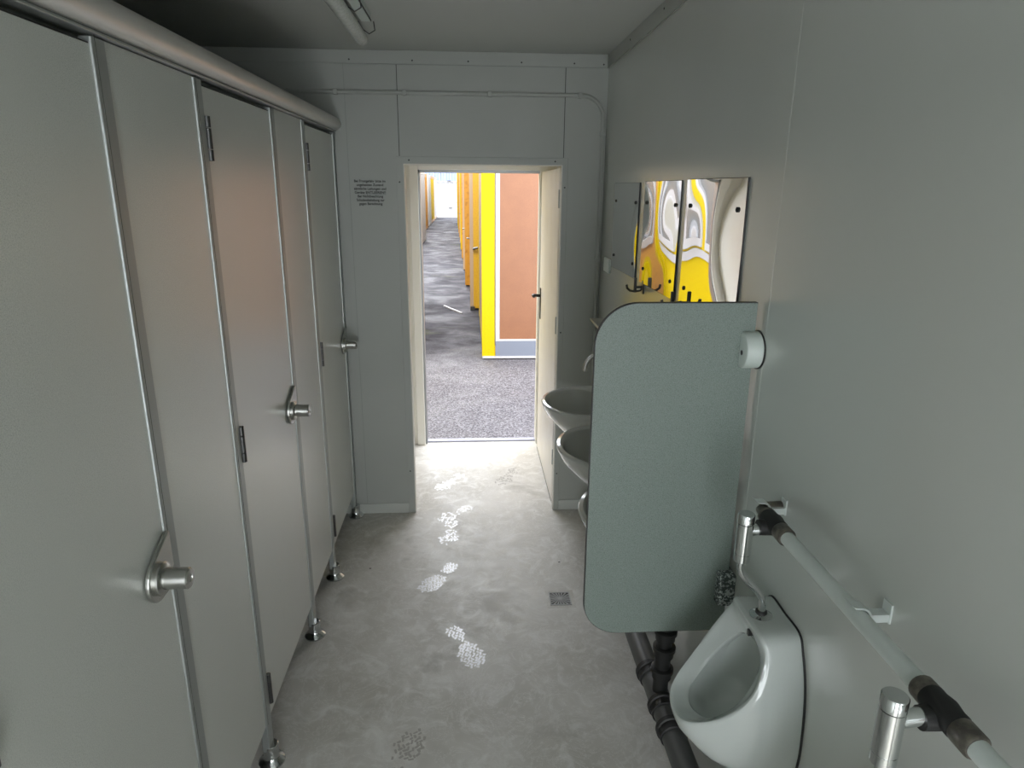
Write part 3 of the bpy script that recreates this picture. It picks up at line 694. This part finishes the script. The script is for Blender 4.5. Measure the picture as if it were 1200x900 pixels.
# left row
lrow = [(5.6,'yellow','yellow','yellow container with white framed windows, seen only in the mirrors'), (9.0,'orange','yellow','orange container with yellow frame on the left, seen only in the mirrors'),
        (24.2,'offwhite','offwhite','light grey container nearest on the left of the yard'), (31.8,'orange','orange','orange container at the left of the yard'), (36.0,'offwhite','offwhite','off-white container between orange and yellow ones on the left'),
        (38.9,'yellow','orange','yellow container at the left of the yard'), (43.6,'offwhite','peach','pale container with peach frame farthest on the left')]
LX = {24.2:(-1.69,2.9), 31.8:(-2.06,2.9), 36.0:(-2.09,2.5), 38.9:(-2.12,3.6), 43.6:(-2.17,3.4)}
for i, (y, c1, c2, lab) in enumerate(lrow):
    x0, dp = LX.get(y, (-1.12, 3.2))
    r, z0, z1 = container(x0, y, -1, 6.0, dp, 2.75 if y < 20 else 2.55, c1, c2, lab, end='flat' if y < 12 else 'corr')
    if i == 0:
        window(r, x0-.035, 6.15, 7.35, GZ+1.35, GZ+2.45, -1)
        window(r, x0-.035, 7.75, 8.55, GZ+1.35, GZ+2.45, -1)
        p = MB(); p.box((x0-.035, 6.05, GZ+1.22), (x0-.005, 8.6, GZ+1.32)); p.box((x0-.035, 6.05, GZ+2.48), (x0-.005, 8.6, GZ+2.56)); p.build('white_ledge', M['offwhite'], r)
    if i == 1: window(r, x0-.035, 9.5, 10.9, GZ+1.2, GZ+2.5, -1); window(r, x0-.035, 11.0, 11.6, GZ+.5, GZ+1.0, -1)
# far end of the yard
r = empty('site_container', (-2, 55, GZ), 'white corrugated container closing the far end of the yard', 'container')
def corr_front(mb, y, xa, xb, z0, z1, pitch, dep):
    n = int((xb-xa)/pitch); p = (xb-xa)/n; poly = [(xa, y+.3)]
    for i in range(n):
        a = xa+i*p; poly += [(a, y), (a+p*.45, y), (a+p*.55, y-dep), (a+p*.9, y-dep)]
    poly += [(xb, y), (xb, y+.3)]
    mb.prism(poly, 2, z0, z1)
p = MB(); corr_front(p, 55, -6, 6, GZ+.15, EH+.40, .35, .06); p.build('corrugated_wall', M['offwhite'], r)
p = MB(); p.box((-6, 55.3, GZ+.1), (6, 57.8, EH+.38)); p.build('body', M['offwhite'], r)
p = MB(); p.box((-6.05, 54.9, GZ+.02), (6.05, 55.2, GZ+.16)); p.box((-6.05, 54.9, EH+.34), (6.05, 55.2, EH+.42)); p.build('frame', M['offwhite'], r)
p = MB(); p.box((-1.60, 54.86, EH-1.62), (-1.36, 54.90, EH-1.56)); p.build('lock_box', M['dark_metal'], r)
p = MB(); p.box((-1.7, 54.8, EH+.42), (-1.4, 55.1, EH+.46)); p.build('corner_casting', M['dark_metal'], r)
r = empty('warehouse', (-2, 63, GZ), 'blue corrugated hall rising behind the white end container', 'building')
p = MB(); corr_front(p, 63, -16, 16, GZ, EH+6, .5, .08); p.build('corrugated_wall', M['blue'], r)
p = MB(); p.box((-16, 63.3, GZ), (16, 75, EH+5.8)); p.build('body', M['blue'], r)
p = MB(); p.box((-16.2, 62.7, EH+5.9), (16.2, 75.2, EH+6.2)); p.build('roof', M['alu_dark'], r)
o = MB().prism([(-.47,11.70),(-.45,11.74),(-.135,11.02),(-.155,10.98)], 2, GZ, GZ+.025).build('wooden_batten', M['offwhite'])
tag(o, 'thin white batten lying across the wet yard ground', 'batten')

# ------------------------------------------------------------------ light
wd = bpy.data.worlds.new('overcast'); sc.world = wd; wd.use_nodes = True; nt = wd.node_tree; bg = nt.nodes['Background']
tcw = nt.nodes.new('ShaderNodeTexCoord'); sp = nt.nodes.new('ShaderNodeSeparateXYZ'); nt.links.new(tcw.outputs['Generated'], sp.inputs[0])
rp = nt.nodes.new('ShaderNodeValToRGB'); nt.links.new(sp.outputs['Z'], rp.inputs[0])
rp.color_ramp.elements[0].color = (.94,.96,1,1); rp.color_ramp.elements[1].color = (.90,.94,1,1); rp.color_ramp.elements[1].position = 1
nt.links.new(rp.outputs[0], bg.inputs['Color']); bg.inputs['Strength'].default_value = 2.6
FILL_P, = (2.2,)
def area(name, loc, rot, sx, sy, power, col=(1,1,1)):
    l = bpy.data.lights.new(name, 'AREA'); l.shape = 'RECTANGLE'; l.size = sx; l.size_y = sy; l.energy = power; l.color = col
    o = bpy.data.objects.new(name, l); COL.objects.link(o); o.location = loc; o.rotation_euler = rot; return o
# added fill lamp outside the unseen rear doorway, brightens the room
area('rear_fill_light', ((WX0+WX1)/2, YB-.08, (WZ0+WZ1)/2), (R_(90), 0, 0), WX1-WX0, WZ1-WZ0, FILL_P, (.84,1,.98))
# portal at the doorway (guides sky sampling, gives off nothing)
pl = area('doorway_portal', (.06, YO+.08, .93), (R_(-90), 0, 0), .8, 1.85, 1); pl.data.cycles.is_portal = True
sun = bpy.data.lights.new('sun', 'SUN'); sun.energy = 1.5; sun.angle = R_(25); sun.color = (1,.95,.86)
so = bpy.data.objects.new('sun', sun); COL.objects.link(so); so.rotation_euler = Vector((.25, .80, -1)).to_track_quat('-Z', 'Y').to_euler()

# ------------------------------------------------------------------ camera
f = 794.0
d = Vector((-50, 231, f)).normalized(); V = Vector((-22, -f*f/231, f)); V = (V - d * V.dot(d)).normalized(); u = -V
x = u.cross(d)
if x[0] < 0: x = -x
C = Matrix((x, d, u))                      # world = C @ (right, up, forward)
cam = bpy.data.cameras.new('camera'); cam.sensor_width = 36; cam.lens = f / 1200 * 36; cam.clip_start = .02; cam.clip_end = 300
co = bpy.data.objects.new('camera', cam); COL.objects.link(co)
cx_, cy_, cz_ = C @ Vector((1,0,0)), C @ Vector((0,1,0)), -(C @ Vector((0,0,1)))
co.matrix_world = Matrix(((cx_.x, cy_.x, cz_.x, 0), (cx_.y, cy_.y, cz_.y, 0), (cx_.z, cy_.z, cz_.z, EH), (0,0,0,1)))
sc.camera = co
vs = sc.view_settings; vs.view_transform = 'Standard'; vs.look = 'None'; vs.gamma = 1; vs.use_curve_mapping = False; vs.exposure = 1.62
cy = sc.cycles; cy.use_denoising = True; cy.max_bounces = 14; cy.diffuse_bounces = 8; cy.glossy_bounces = 6
cy.sample_clamp_indirect = 6; cy.caustics_reflective = False; cy.blur_glossy = .2
